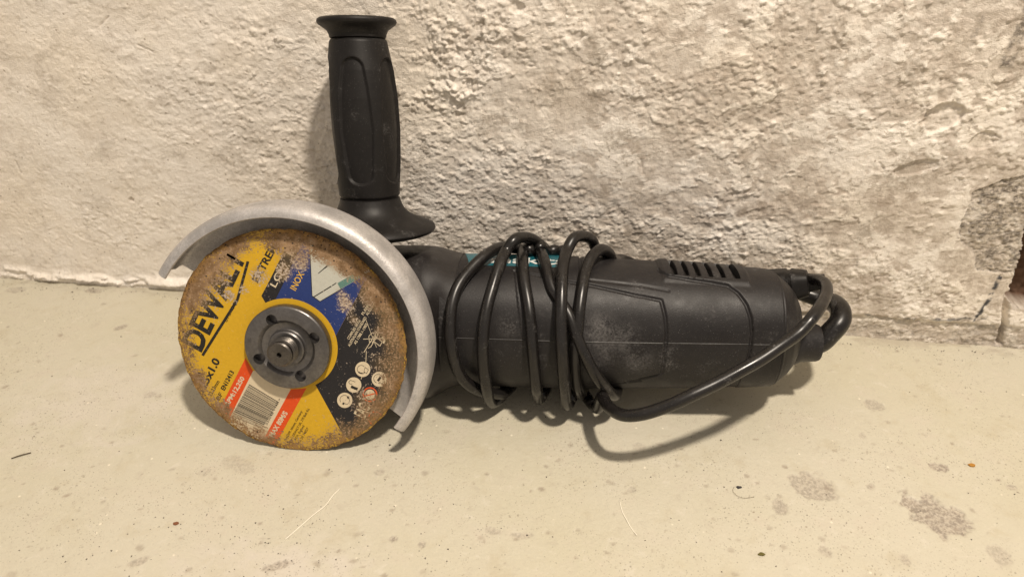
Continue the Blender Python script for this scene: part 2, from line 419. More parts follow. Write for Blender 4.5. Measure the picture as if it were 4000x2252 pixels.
# ---- floor
def build_floor():
    x0, x1 = on_floor(0, 1080)[0] - .02, on_floor(4000, 1365)[0] + .03
    xs = spread((-.9, .9), x0, x1, .00085, .02)
    ys = spread((-.5, .56), .175, .50, .00085, .02)
    X, Y = np.meshgrid(xs, ys, indexing='ij'); x, y = X * 1000, Y * 1000
    h = .5 * (fbm(x / 60, y / 60, 201, 3) - .5) + .18 * (fbm(x / 5, y / 5, 205, 3) - .5) + .10 * (fbm(x / 1.8, y / 1.8, 209, 2) - .5)
    h -= h.max()
    h *= .6
    patch = np.zeros_like(x); dust = np.zeros_like(x); pock = np.zeros_like(x)
    wob = fbm(x / 6, y / 6, 211, 4) - .5; fine = fbm(x / 2, y / 2, 215, 3) - .5
    def ell(px, py, rx, ry, ang=0.0):
        c = on_floor(px, py) * 1000
        s = np.linalg.norm(on_floor(px + 10, py) - on_floor(px, py)) * 100; sy = np.linalg.norm(on_floor(px, py + 10) - on_floor(px, py)) * 100
        dx, dy = x - c[0], y - c[1]; ca, sa = math.cos(ang), math.sin(ang)
        return np.hypot((dx * ca + dy * sa) / (rx * s), (-dx * sa + dy * ca) / (ry * sy))
    for px, py, rx, ry, an, k, dp in ((3180, 1897, 92, 50, -.45, .75, .35), (3655, 2010, 120, 62, -.6, 1.0, .8), (3570, 1965, 42, 26, -.3, 1.1, .6), (3047, 1977, 24, 24, 0, .7, .3),
                                      (3670, 1822, 34, 16, -.3, 1, .4), (3900, 2160, 45, 36, 0, .5, .2), (3412, 1580, 34, 20, -.5, .6, .25), (3225, 2148, 22, 20, 0, .6, .2),
                                      (3535, 2180, 16, 20, 0, .6, .2), (2495, 1742, 24, 13, -.2, .4, .1), (1926, 2072, 36, 14, -.3, .55, .15), (2040, 2088, 40, 11, 0, .5, .15),
                                      (1648, 2123, 15, 12, 0, .7, .2), (1537, 2102, 14, 9, 0, .9, .3), (930, 1810, 70, 25, -.4, .35, .1), (620, 1545, 12, 8, .3, .6, .2),
                                      (585, 1540, 22, 12, .3, .45, .15), (800, 1840, 20, 14, 0, .3, .1), (2468, 1908, 18, 15, 0, .5, .15), (3367, 1698, 12, 10, 0, .6, .2),
                                      (3400, 1895, 14, 14, -.6, .6, .2), (545, 2190, 40, 16, .4, .7, .2), (1090, 2205, 50, 14, .3, .8, .2), (3950, 1900, 22, 10, -.3, .7, .2),
                                      (1480, 1842, 22, 12, .5, .6, .1), (365, 1135, 30, 8, -.3, .8, .4), (470, 1275, 22, 8, .5, .8, .4), (60, 1130, 40, 10, 0, .6, .3), (3000, 1300, 10, 6, 0, .6, .2)):
        q = sst(1.15, .88, ell(px, py, rx, ry, an) + .9 * wob + .5 * fine)
        patch = np.maximum(patch, k * q); h -= dp * q
        if k >= 1: h += dp * q * 1.4 * (fbm(x / 2.2, y / 2.2, 219, 3) - .35)
    rs = np.random.RandomState(8)
    for k in range(420):
        px, py = rs.uniform(0, 4000), rs.uniform(1150, 2252)
        c = on_floor(px, py) * 1000; r = abs(rs.normal(0, .75)) + .35; an = rs.uniform(-.6, .6); e = rs.uniform(.4, 1)
        i0, i1 = np.searchsorted(xs, (c[0] - 8) / 1000), np.searchsorted(xs, (c[0] + 8) / 1000)
        j0, j1 = np.searchsorted(ys, (c[1] - 8) / 1000), np.searchsorted(ys, (c[1] + 8) / 1000)
        if i1 - i0 < 2 or j1 - j0 < 2: continue
        sl = (slice(i0, i1), slice(j0, j1))
        dx, dy = x[sl] - c[0], y[sl] - c[1]
        q = sst(1.25, .6, np.hypot((dx * math.cos(an) + dy * math.sin(an)) / r, (dy * math.cos(an) - dx * math.sin(an)) / (r * e)) + 1.2 * fine[sl])
        pock[sl] = np.maximum(pock[sl], q * rs.uniform(.3, .95)); h[sl] -= .2 * q
    # a dusty grey area at the lower left and a drip ring
    dust = sst(1.3, .3, ell(1050, 2230, 420, 130) + wob * 1.2) * .8
    dust = np.maximum(dust, .55 * sst(1.2, .4, ell(420, 1560, 330, 150) + wob * 1.4))
    ring = np.abs(ell(490, 1640, 150, 85) + .35 * wob - 1)
    dust = np.maximum(dust, .4 * sst(.14, .05, ring))
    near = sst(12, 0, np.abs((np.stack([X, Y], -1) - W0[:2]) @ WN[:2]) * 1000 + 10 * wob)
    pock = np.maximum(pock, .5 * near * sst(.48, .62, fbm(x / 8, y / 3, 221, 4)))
    co = np.stack([X, Y, h / 1000], -1)
    me = grid_mesh('floor', co)
    add_attr(me, 'patch', patch); add_attr(me, 'pock', pock); add_attr(me, 'dust', dust)
    m, t, b = new_mat('painted_concrete_floor')
    at = lambda n: t.n('ShaderNodeAttribute', attribute_name=n).outputs['Fac']
    P = t.n('ShaderNodeTexCoord').outputs['Object']
    n1 = t.noise(P, 7, 4, .6); n2 = t.noise(P, 45, 5, .65); n3 = t.noise(P, 700, 3, .6)
    c = t.mix(t.mr(n1, .35, .65), (.515, .482, .39), (.492, .458, .352))
    c = t.mix(t.math('MULTIPLY', t.mr(n2, .50, .72), .45), c, (.51, .455, .375))
    c = t.mix(t.math('MULTIPLY', t.mr(n2, .46, .30), .35), c, (.42, .365, .255))
    c = t.mix(t.math('MULTIPLY', at('dust'), t.mr(n2, .3, .6, .3, 1)), c, (.55, .505, .44))
    n6 = t.noise(P, 130, 5, .72, .4)
    c = t.mix(t.math('MULTIPLY', t.mr(n6, .54, .70), .32), c, (.40, .355, .285))
    c = t.mix(t.math('MULTIPLY', t.mr(n6, .44, .30), .40), c, (.60, .56, .48))
    for rot, k in ((.5, .30), (-.25, .22), (1.9, .18)):
        sv = t.n('ShaderNodeMapping', {'Vector': P, 'Rotation': (0, 0, rot), 'Scale': (18.0, 700.0, 1.0)}).outputs[0]
        c = t.mix(t.math('MULTIPLY', t.math('MULTIPLY', t.mr(t.noise(sv, 1.0, 2, .5), .70, .78), t.mr(n2, .45, .6)), k), c, (.64, .60, .52))
    # fine dark flecks, denser in places
    mp = t.n('ShaderNodeMapping', {'Vector': t.n('ShaderNodeVectorMath', {0: P, 1: t.n('ShaderNodeTexNoise', {'Vector': P, 'Scale': 350.0}).outputs['Color']}, operation='MULTIPLY_ADD').outputs[0]})
    vm = mp.inputs['Vector'].links[0].from_node; vm.inputs[2].default_value = (0, 0, 0)
    vm.operation = 'ADD'
    sc = t.n('ShaderNodeVectorMath', {0: t.n('ShaderNodeTexNoise', {'Vector': P, 'Scale': 420.0}).outputs['Color'], 'Scale': .0016}, operation='SCALE')
    t.put(vm.inputs[1], sc.outputs[0])
    W = mp.outputs[0]
    for s, lo, hi, k, dens in ((230, .15, .07, .7, (.50, .62)), (480, .22, .12, .55, (.44, .60)), (900, .28, .15, .5, (.38, .56))):
        v = t.vor(W, float(s))
        f = t.math('MULTIPLY', t.mr(v.outputs['Distance'], lo, hi), t.mr(t.noise(P, 22, 3, .6), *dens))
        pick = t.n('ShaderNodeSeparateColor', {0: v.outputs['Color']})
        f = t.math('MULTIPLY', f, t.mr(pick.outputs[0], .45, .5))
        c = t.mix(t.math('MULTIPLY', f, k), c, t.mix(pick.outputs[1], (.07, .06, .055), (.26, .20, .14)))
    v = t.vor(P, 150.0)
    pick = t.n('ShaderNodeSeparateColor', {0: v.outputs['Color']})
    c = t.mix(t.math('MULTIPLY', t.mr(v.outputs['Distance'], .12, .05), t.math('MULTIPLY', t.mr(pick.outputs[0], .80, .82), .8)), c, (.74, .68, .55))
    pc = t.mix(t.mr(t.noise(P, 700, 3, .7), .38, .62), (.42, .365, .30), (.27, .235, .195))
    c = t.mix(t.math('MULTIPLY', at('patch'), t.mr(n3, .3, .6, .55, 1.0)), c, pc)
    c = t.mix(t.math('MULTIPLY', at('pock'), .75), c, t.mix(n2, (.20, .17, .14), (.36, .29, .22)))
    t.put(b.inputs['Base Color'], c)
    t.put(b.inputs['Roughness'], t.mr(n2, .3, .7, .50, .68)); b.inputs['Specular IOR Level'].default_value = .30
    bump(t, b, t.math('ADD', t.noise(P, 320, 3, .6), t.math('MULTIPLY', n3, .8)), .38, .0007)
    o = finish('floor', me, m); o['kind'] = 'structure'; o['label'] = 'worn beige painted concrete floor with flecks and bare patches'
    return o
floor = build_floor()

# ================================================================== THE GRINDER
grinder = bpy.data.objects.new('angle_grinder', None); col.objects.link(grinder)
grinder.empty_display_size = .02
_R = Matrix(((GX[0], GY[0], GZ[0], 0), (GX[1], GY[1], GZ[1], 0), (GX[2], GY[2], GZ[2], 0), (0, 0, 0, 1)))
_base = GO - GZ * RD / 1000
grinder.matrix_world = Matrix.Translation(_base) @ _R
grinder['label'] = 'black corded angle grinder with silver guard and worn yellow cutting disc'
grinder['category'] = 'angle grinder'
def part(o, label=None):
    o.parent = grinder; o.location = (0, 0, RD / 1000)
    if label: o['label'] = label
    return o

# ---- motor housing: lofted shell with its mould lines pressed into it
def rad_body(x): return np.interp(x, [68, 74, 100, 139, 160, 200, 232, 239, 242, 246, 249, 251.5, 253], [34.4, 34.6, 34.8, 34.4, 33.7, 32.0, 30.0, 29.3, 27.4, 24.3, 20.8, 16.0, 9.0])
def pix_body(x, y, off=0.0):
    r = 33.0
    for _ in range(5): p = hit(x, y, r + off); r = float(rad_body(p[0]))
    return p[0], math.degrees(math.atan2(p[2] - BZ, p[1] - BY)) % 360
Z5 = lambda X, Y: (1540 + .5517 * X, 880 + .5517 * Y)
Z6 = lambda X, Y: (2400 + .4965 * X, 960 + .4965 * Y)
Z7 = lambda X, Y: (2900 + X / 2.9, 980 + Y / 2.9)
VENT_X = [pix_body(*Z6(X, 215))[0] for X in (470, 560, 650, 745, 840, 935)]
def superell(th, n=2.35): return 1 / (np.abs(np.cos(th)) ** n + np.abs(np.sin(th)) ** n) ** (1 / n)
def body_point(x, thdeg, off=0.0):
    th = math.radians(thdeg); r = float(rad_body(x)) * float(superell(th)) + off
    return np.array([x, BY + r * math.cos(th), BZ + r * math.sin(th)])
def build_housing():
    xs = np.r_[np.arange(70, 239, .4), np.linspace(239, 253, 30)]
    nt = 560
    th = np.arange(nt) * 2 * math.pi / nt
    Xg, T = np.meshgrid(xs, th, indexing='ij'); deg = np.degrees(T)
    R0 = rad_body(Xg); s = np.radians(deg) * R0
    R = R0 * superell(T)
    def line(pxs, w, d, wrap=False):
        pts = [pix_body(*p) for p in pxs]
        best = np.full(Xg.shape, 1e9)
        for (a, b), (c, e) in zip(pts[:-1], pts[1:]):
            k = math.pi / 180 * 32.5
            best = np.minimum(best, seg_dist(Xg, deg * k, [(a, b * k), (c, e * k)]))
        return best, pts
    panel_px = [Z5(850, 335), Z5(1050, 375), Z5(1240, 415), Z5(1400, 440), Z5(1740, 512), Z6(200, 405), Z6(365, 437), Z6(398, 560), Z6(410, 690), Z6(398, 850), Z6(368, 990), Z6(100, 1040), Z5(1740, 1077), Z5(1310, 1115), Z5(1000, 1122)]
    d, pts = line(panel_px, 0, 0)
    k = math.pi / 180 * 32.5
    ins = inside(Xg, deg, pts)
    R = R + np.where(ins, .4, 0) * sst(.3, 1.3, d) - .75 * sst(1.15, .3, d)
    arc_px = [Z6(345, 190), Z6(352, 218), Z6(420, 262), Z6(600, 290), Z6(750, 308), Z6(885, 330), Z6(965, 385), Z6(1030, 470), Z6(1068, 570), Z6(1080, 680), Z6(1070, 800), Z6(1045, 900), Z6(1000, 1000)]
    d, pts = line(arc_px, 0, 0)
    poly = pts + [(pts[-1][0], 240), (240, 240), (240, 70), (pts[0][0], 70)]
    ins = inside(Xg, deg, poly)
    R = R + np.where(ins, .5, 0) * sst(.2, 1.2, d) - .7 * sst(1.1, .2, d)
    d, _ = line([Z5(1330, 395), Z5(1740, 440), Z6(200, 325), Z6(420, 365)], 0, 0)
    R = R - .4 * sst(1.3, .2, d)
    # vent pad and the opening under its slats
    va, vb = VENT_X[0] - 4.5, VENT_X[-1] + 5
    pad = sst(va - 2.8, va - .6, Xg) * sst(vb + 2.4, vb + .6, Xg) * sst(58, 63, deg) * sst(126, 119.5, deg)
    R = R + .9 * pad
    hole = ((Xg > VENT_X[0] - 1.7) & (Xg < VENT_X[-1] + 1.7) & (deg > 68) & (deg < 116.5)).astype(float)
    R = R - 4.2 * hole
    # circumferential joints
    R = R - .55 * sst(.55, .2, np.abs(Xg - 239)) - .8 * sst(.8, .35, np.abs(Xg - 139.5))
    R = R - .12 * sst(.9, .4, np.abs(deg - 178.2) * k) + .34 * sst(.45, .1, np.abs(deg - 178.2) * k)
    P = np.stack([Xg, BY + R * np.cos(T), BZ + R * np.sin(T)], -1) / 1000
    end = np.array([253.2, BY, BZ]) / 1000; st = np.array([69.8, BY, BZ]) / 1000
    P = np.concatenate([np.broadcast_to(st, (1, nt, 3)), P, np.broadcast_to(end, (1, nt, 3))], 0)
    me = grid_mesh('motor_housing', P, wrap_v=True, flip=True)
    return part(finish('motor_housing', me, M['housing'], smooth=True, autosm=50))
housing = build_housing()
def slat(xc, w):
    V, Fc = [], []
    degs = np.linspace(66, 118.5, 24)
    for dgi in degs:
        e = min(1, (118.5 - dgi) / 2.0 + .2)
        for dx, off in ((-w, -3.6), (-w, .55), (-w + .35, .95 * e), (w - .35, .95 * e), (w, .55), (w, -3.6)):
            V.append(body_point(xc + dx, dgi, off) / 1000)
    n = 6
    for i in range(len(degs) - 1):
        for j in range(n):
            Fc.append((i * n + j, i * n + (j + 1) % n, (i + 1) * n + (j + 1) % n, (i + 1) * n + j))
    Fc.append(tuple(range(n))); Fc.append(tuple(range((len(degs) - 1) * n, len(degs) * n))[::-1])
    return mesh_obj('vent_slat', V, Fc, M['slat'], housing, True, autosm=35)
for a, b in zip(VENT_X[:-1], VENT_X[1:]): slat((a + b) / 2, (b - a) / 2 - 1.2)
# strain relief boss at the tail
V, Fc = lathe([(0, 0), (12.5, 0), (12.0, 3), (10.4, 6), (9.9, 14), (9.4, 15.2), (0, 15.2)], 'z', 48)
V = [(.250 + z, .050 + x, -.009 + y) for x, y, z in V]
mesh_obj('cord_boss', V, Fc, M['housing'], housing, True, autosm=40)

# brand plate curved over the top of the motor sleeve
def build_plate():
    m, t, b = new_mat('teal_label_film')
    P = t.n('ShaderNodeTexCoord').outputs['Object']
    c = t.mix(t.mr(t.noise(P, 120, 4, .7), .55, .7), (.012, .105, .135), (.05, .13, .15))
    t.put(b.inputs['Base Color'], c); b.inputs['Roughness'].default_value = .32
    p0, p1 = pix_body(*Z5(535, 288)), pix_body(*Z5(1165, 325))
    xa, xb = p0[0], p1[0]; da = .5 * (p0[1] + p1[1]) - 1.0
    n1, n2 = 40, 24
    G = np.zeros((n1, n2, 3))
    for i in range(n1):
        for j in range(n2):
            dg = da - (da - 70) * j / (n2 - 1); lean = -6.5 * j / (n2 - 1)
            G[i, j] = body_point(xa + lean + (xb - xa - lean) * i / (n1 - 1), dg, .16) / 1000
    o = finish('brand_plate', grid_mesh('brand_plate', G), m, housing)
    return xa, xb, da, o
PLX0, PLX1, PLD, plate = build_plate()
def font_mesh(body, bold=0.0):
    cu = bpy.data.curves.new('lettering', 'FONT'); cu.body = body; cu.size = 1; cu.offset = bold; cu.resolution_u = 3
    ob = bpy.data.objects.new('lettering', cu); col.objects.link(ob)
    bpy.context.view_layer.update()
    me = bpy.data.meshes.new_from_object(ob.evaluated_get(bpy.context.evaluated_depsgraph_get()))
    bpy.data.objects.remove(ob); bpy.data.curves.remove(cu)
    co = np.array([v.co[:] for v in me.vertices]); co -= [co[:, 0].min(), 0, 0]
    return me, co, co[:, 0].max()
def plain(name, c, rough=.5):
    m, t, b = new_mat(name); b.inputs['Roughness'].default_value = rough
    P = t.n('ShaderNodeTexCoord').outputs['Object']
    t.put(b.inputs['Base Color'], t.mix(t.noise(P, 300, 3), tuple(x * .82 for x in c), c)); return m
me, co, wd = font_mesh('makita', .012)
xa, xb = pix_body(*Z5(675, 262))[0], pix_body(*Z5(1215, 290))[0]
hh = 9.5
bm_ = bmesh.new(); bm_.from_mesh(me); bmesh.ops.subdivide_edges(bm_, edges=[e for e in bm_.edges if e.calc_length() > .15], cuts=2)
bmesh.ops.triangulate(bm_, faces=bm_.faces); bm_.to_mesh(me); bm_.free()
co = np.array([v.co[:] for v in me.vertices])
for v, c_ in zip(me.vertices, co):
    v.co = Vector(body_point(xa + (xb - xa) * c_[0] / wd, PLD - 4.5 - math.degrees(c_[1] * hh * 1.38 / 34.5), .32) / 1000)
o = finish('lettering', me, plain('label_white', (.72, .74, .72)), plate, False); o['label'] = 'white brand lettering on the teal plate'

# ---- gear housing
def build_gear():
    xs = np.array([-37, -35, -30, -22, -10, 5, 25, 42, 52, 58, 63, 68, 72, 77.0])
    hz = np.array([12, 20, 28, 33, 36.5, 38.5, 39.5, 40.2, 40.8, 41.0, 40.0, 37.6, 35.6, 34.9])
    cz = np.array([-1, -1, -1, -1.5, -2, -2.5, -3, -3.2, -3.4, -3.6, -3.0, -2.0, -1.2, -1.0])
    fy = np.array([12, 18, 25, 29, 31, 32, 32.5, 32, 30.5, 30, 30.5, 32.0, 33.6, 34.6])     # half depth
    xx = np.linspace(-37, 77, 150); nt = 220; th = np.arange(nt) * 2 * math.pi / nt
    from_ = lambda a: np.interp(xx, xs, a)
    k = np.ones(7) / 7
    sm = lambda a: np.r_[a[:3], np.convolve(a, k, 'valid'), a[-3:]]
    H, Cz, Fy = sm(from_(hz)), sm(from_(cz)), sm(from_(fy))
    n = np.interp(xx, [-37, 20, 60, 77], [2.4, 3.2, 3.0, 2.35])
    P = np.zeros((len(xx), nt, 3))
    for i in range(len(xx)):
        s = superell(th, n[i]); c, sn = np.cos(th), np.sin(th)
        y = BY + (Fy[i] + np.where(c < 0, 1.3 * math.exp(-((xx[i] - 49) / 3.2) ** 2) + 1.2 * math.exp(-((xx[i] - 61) / 3.6) ** 2), 0) * sst(.95, .4, np.abs(sn))) * s * c; z = Cz[i] + H[i] * s * sn
        z = np.where(z > 37.5 - .02 * (xx[i] - 40), 37.5 - .02 * (xx[i] - 40) + (z - 37.5) * .15, z)
        P[i] = np.stack([np.full(nt, xx[i]), y, z], 1)
    a = np.broadcast_to(np.array([-37.1, BY, -1]), (1, nt, 3)); b = np.broadcast_to(np.array([77.1, BY, -1]), (1, nt, 3))
    P = np.concatenate([a, P, b], 0) / 1000
    return part(finish('gear_housing', grid_mesh('gear_housing', P, True, True), M['gear'], smooth=True, autosm=60))
gear = build_gear()
V, Fc = lathe([(0, 12.2), (24, 12.2), (29, 13.5), (30, 16), (31, 24), (0, 24)], 'y', 72)
mesh_obj('bearing_box', V, Fc, M['gear'], gear, True, autosm=35)
V, Fc = lathe([(0, 34), (11, 34), (11.5, 38), (11, 46.4), (0, 46.4)], 'z', 48, (29, 45, 0))
mesh_obj('handle_boss', V, Fc, M['gear'], gear, True, autosm=35)

# ---- wheel guard
def build_guard():
    a0, a1 = math.radians(-39), math.radians(149.5)
    na = 150
    # closed section (r, y) from the plate's inner edge out, over the band, round the front lip and back
    sec = [(27, 9.0), (50, 9.0), (64.5, 9.0), (66.6, 8.6), (67.8, 7.4), (68.2, 5.5), (68.0, -4.0), (67.2, -6.2), (65.6, -7.4), (64.4, -7.6), (64.0, -8.3), (64.4, -9.0),
           (66.0, -8.9), (68.2, -7.8), (69.5, -5.6), (69.9, -3.0), (70.2, 5.0), (69.9, 8.0), (68.6, 10.0), (66.2, 10.9), (50, 11.0), (27, 11.0)]
    V, Fc = [], []; n = len(sec)
    for i in range(na + 1):
        for r, y in sec:
            ins = (y + 9) / 20                    # front lip is cut back a little at both tips
            cut = .03 * (1 - ins) if r > 60 else 0
            a = a0 + cut + (a1 - a0 - 2 * cut) * i / na
            if r < 62: a = a0 + (math.radians(145.5) - a0) * i / na
            elif r < 67.5 and y > 8: a = a0 + (math.radians(146.5) - a0) * i / na
            if i < 4 and r > 62: a += .02 * (1 - i / 4) * (1 - ins)
            rr = r + (.5 * math.sin(a * 2 + .6) if r > 60 else 0)
            V.append((rr * math.cos(a) / 1000, y / 1000, rr * math.sin(a) / 1000))
    for i in range(na):
        for j in range(n):
            k = (j + 1) % n
            Fc.append((i * n + j, i * n + k, (i + 1) * n + k, (i + 1) * n + j))
    Fc.append(tuple(range(n))[::-1]); Fc.append(tuple(na * n + j for j in range(n)))
    return part(mesh_obj('wheel_guard', V, Fc, M['guard'], None, True, autosm=40))
guard = build_guard()
V, Fc = lathe([(24.5, 8.2), (28.5, 8.2), (28.5, 12), (24.5, 12), (24.5, 8.2)], 'y', 72)
mesh_obj('clamp_collar', V, Fc, M['guard'], guard, True, autosm=35)

# ---- cutting disc with its print
def wear_group():
    g = bpy.data.node_groups.new('print_wear', 'ShaderNodeTree')
    g.interface.new_socket('Color', in_out='INPUT', socket_type='NodeSocketColor')
    g.interface.new_socket('Color', in_out='OUTPUT', socket_type='NodeSocketColor')
    g.interface.new_socket('Worn', in_out='OUTPUT', socket_type='NodeSocketFloat')
    t = NT(g); gi = t.n('NodeGroupInput'); go = t.n('NodeGroupOutput')
    P = t.n('ShaderNodeTexCoord').outputs['Object']
    s = t.n('ShaderNodeSeparateXYZ', {0: P}); x, z = s.outputs[0], s.outputs[2]
    r = t.math('SQRT', t.math('ADD', t.math('MULTIPLY', x, x), t.math('MULTIPLY', z, z)))
    ang = t.math('ARCTAN2', z, x)
    pol = t.n('ShaderNodeCombineXYZ', {0: t.math('MULTIPLY', ang, .012), 1: r, 2: 0.0}).outputs[0]
    n_st = t.noise(pol, 1400, 4, .7); n_med = t.noise(P, 150, 4, .65); n_fine = t.noise(P, 900, 3, .7)
    rim = t.mr(r, .0420, .0568)
    w = t.math('MULTIPLY', rim, .46)
    for px, py, rad, k in ((770, 1130, 20, .25), (870, 1060, 14, .20), (1010, 1075, 9, .30), (1110, 1065, 8, .30), (1120, 960, 14, .30), (900, 950, 13, .2),
                           (1290, 960, 16, .40), (1360, 1030, 12, .34), (1460, 1160, 14, .26), (1350, 1190, 7, .30), (1330, 1140, 6, .2), (1500, 1300, 12, .20), (1385, 1250, 6, .22),
                           (900, 1160, 6, .28), (950, 1130, 5, .24), (780, 1480, 8, .16), (870, 1600, 9, .16), (1530, 1500, 8, .15), (1420, 1560, 14, .20), (1480, 1420, 12, .16), (1180, 1030, 7, .26), (1030, 1700, 9, .14), (1300, 1650, 11, .12)):
        c = loc(px, py, 0) / 1000
        d = t.n('ShaderNodeVectorMath', {0: P, 1: (c[0], 0, c[2])}, operation='DISTANCE').outputs['Value']
        w = t.math('ADD', w, t.mr(d, rad / 1000, .0, 0.0, k * 1.7))
    base = t.math('ADD', t.math('ADD', t.math('MULTIPLY', n_st, .50), t.math('MULTIPLY', n_med, .42)), t.math('MULTIPLY', n_fine, .75))
    mask = t.mr(t.math('ADD', t.math('MULTIPLY', t.math('SUBTRACT', base, .835), 2.3), w), .345, .43)
    sub = t.mix(t.mr(n_med, .35, .65), (.31, .20, .115), (.155, .09, .042))
    sub = t.mix(t.math('MULTIPLY', t.mr(n_fine, .55, .72), .7), sub, (.46, .36, .26))
    sub = t.mix(t.math('MULTIPLY', t.mr(n_fine, .46, .34), .8), sub, (.11, .07, .035))
    sub = t.mix(t.math('MULTIPLY', t.math('MULTIPLY', t.mr(r, .050, .036), t.mr(n_fine, .40, .55)), .7), sub, (.54, .46, .38))
    rust = t.mix(t.mr(n_med, .4, .62), (.12, .06, .022), (.29, .165, .055))
    rust = t.mix(t.mr(n_fine, .50, .36), rust, (.035, .02, .01))
    sub = t.mix(t.math('MULTIPLY', t.mr(t.math('ADD', r, t.math('MULTIPLY', n_med, .006)), .0553, .0600), .97), sub, rust)
    v = t.vor(P, 520.0)
    pk = t.n('ShaderNodeSeparateColor', {0: v.outputs['Color']})
    sub = t.mix(t.math('MULTIPLY', t.mr(v.outputs['Distance'], .30, .16), t.mr(pk.outputs[0], .66, .72)), sub, (.04, .03, .024))
    # grime film over print that survives near the rim
    film = t.math('MULTIPLY', t.mr(t.math('ADD', w, t.math('MULTIPLY', n_med, .25)), .25, .60), .45)
    pr = t.mix(film, gi.outputs[0], (.27, .18, .075))
    t.put(go.inputs[0], t.mix(mask, pr, sub)); t.put(go.inputs[1], mask)
    return g
WG = wear_group()
def print_mat(name, c):
    m, t, b = new_mat(name)
    g = m.node_tree.nodes.new('ShaderNodeGroup'); g.node_tree = WG
    P = t.n('ShaderNodeTexCoord').outputs['Object']
    t.put(g.inputs[0], t.mix(t.noise(P, 600, 3, .7), tuple(x * .78 for x in c), tuple(x * 1.08 for x in c)))
    t.put(b.inputs['Base Color'], g.outputs[0])
    t.put(b.inputs['Roughness'], t.mr(g.outputs[1], 0.0, 1.0, .55, .85)); b.inputs['Specular IOR Level'].default_value = .25
    h = t.math('SUBTRACT', t.math('MULTIPLY', t.noise(P, 700, 3, .7), .5), t.math('MULTIPLY', g.outputs[1], .35))
    bump(t, b, h, .5, .0003)
    return m
PM = {k: print_mat('print_' + k, c) for k, c in dict(yellow=(.60, .36, .020), black=(.020, .019, .021), blue=(.022, .042, .165), white=(.50, .50, .44), cream=(.64, .54, .38),
                                                   red=(.66, .075, .012), ink=(.020, .018, .016), gold=(.70, .42, .05), teal=(.11, .22, .19)).items()}
rs = np.random.RandomState(3)
prof_a = np.arange(360)
edge = RD + .28 * (np.convolve(rs.randn(720), np.ones(3) / 3, 'same')[:360]) + .35 * (fbm(prof_a / 14.0, prof_a * 0, 401, 3) - .5) - .25
def build_disc():
    rings = [(.0, 0), (10.0, 0), (20, 0), (30, 0), (40, 0), (50, 0), (54, 0), (56, .02), (57.2, .12), (57.5, .45), (57.3, .95), (56, 1.15), (30, 1.15), (10, 1.15), (0, 1.15)]
    V, Fc = [], []; n = len(rings); seg = 360
    for j in range(seg):
        a = math.radians(j)
        for i, (r, y) in enumerate(rings):
            rr = r * edge[j] / RD if r > 52 else r
            yy = y + (.10 * rs.randn() * .6 if 53 < r and y > .01 else 0)
            V.append((rr * math.cos(a) / 1000, yy / 1000, rr * math.sin(a) / 1000))
    for j in range(seg):
        k = (j + 1) % seg
        for i in range(n - 1): Fc.append((j * n + i, j * n + i + 1, k * n + i + 1, k * n + i))
    me = bpy.data.meshes.new('cutting_disc'); me.from_pydata(V, [], Fc)
    bm = bmesh.new(); bm.from_mesh(me); bmesh.ops.remove_doubles(bm, verts=bm.verts, dist=1e-6); bm.to_mesh(me); bm.free()
    o = finish('cutting_disc', me, PM['yellow'], None, True, 40)
    return part(o, 'worn thin cutting disc with yellow, black and blue print and rusty rim')
disc = build_disc()
def clip_circle(poly, R):
    """clip polygon to a circle (as a 120-gon)"""
    out = [np.array(p, float) for p in poly]; N = 120
    for k in range(N):
        a = 2 * math.pi * (k + .5) / N; nrm = np.array([math.cos(a), math.sin(a)]); lim = R * math.cos(math.pi / N)
        res = []
        for i in range(len(out)):
            p, q = out[i - 1], out[i]; dp, dq = p @ nrm - lim, q @ nrm - lim
            if dp <= 0: 
                if dq <= 0: res.append(q)
                else: res.append(p + (q - p) * dp / (dp - dq))
            elif dq <= 0:
                res.append(p + (q - p) * dp / (dp - dq)); res.append(q)
        out = res
        if len(out) < 3: return []
    return out
def d2(px): p = loc(px[0], px[1], 0); return np.array([p[0], p[2]])
LAY = [0]
def flat(name, polys, mat, lift, R=56.2, raw=False):
    V, Fc = [], []
    for poly in polys:
        q = poly if raw else [d2(p) for p in poly]
        q = clip_circle(q, R)
        if len(q) < 3: continue
        Fc.append(tuple(range(len(V), len(V) + len(q)))); V += [(p[0] / 1000, -lift / 1000, p[1] / 1000) for p in q]
    me = bpy.data.meshes.new(name); me.from_pydata(V, [], Fc)
    bm = bmesh.new(); bm.from_mesh(me); bmesh.ops.triangulate(bm, faces=bm.faces); bm.to_mesh(me); bm.free()
    return finish(name, me, mat, disc, False)
Z1 = lambda X, Y: (580 + .7241 * X, 750 + .7241 * Y)
Q3 = lambda X, Y: (980 + .2414 * X, 900 + .2414 * Y)
Q4 = lambda X, Y: (1300 + .2759 * X, 1080 + .2759 * Y)
Q5 = lambda X, Y: (1280 + .2345 * X, 1380 + .2345 * Y)
Q6 = lambda X, Y: (720 + .2827 * X, 1350 + .2827 * Y)
Q2 = lambda X, Y: (690 + .2759 * X, 950 + .2759 * Y)
flat('print_panel', [[Q3(170, 1055), Q3(300, 810), Q3(600, 210), Q3(760, -140), Q3(1000, -160), Q3(870, 100), Q3(690, 500), Q3(560, 790), Q3(400, 1115), Q3(250, 1190)]], PM['black'], .05)
flat('print_panel', [[Q3(398, 1119), Q3(560, 790), Q3(690, 500), Q3(870, 100), Q3(1000, -160), Q3(2500, -100), Q3(2100, 600), Q4(400, 180), Q4(330, 310), Q4(180, 580), Q4(-60, 1030), Q3(800, 1500)]], PM['blue'], .05)
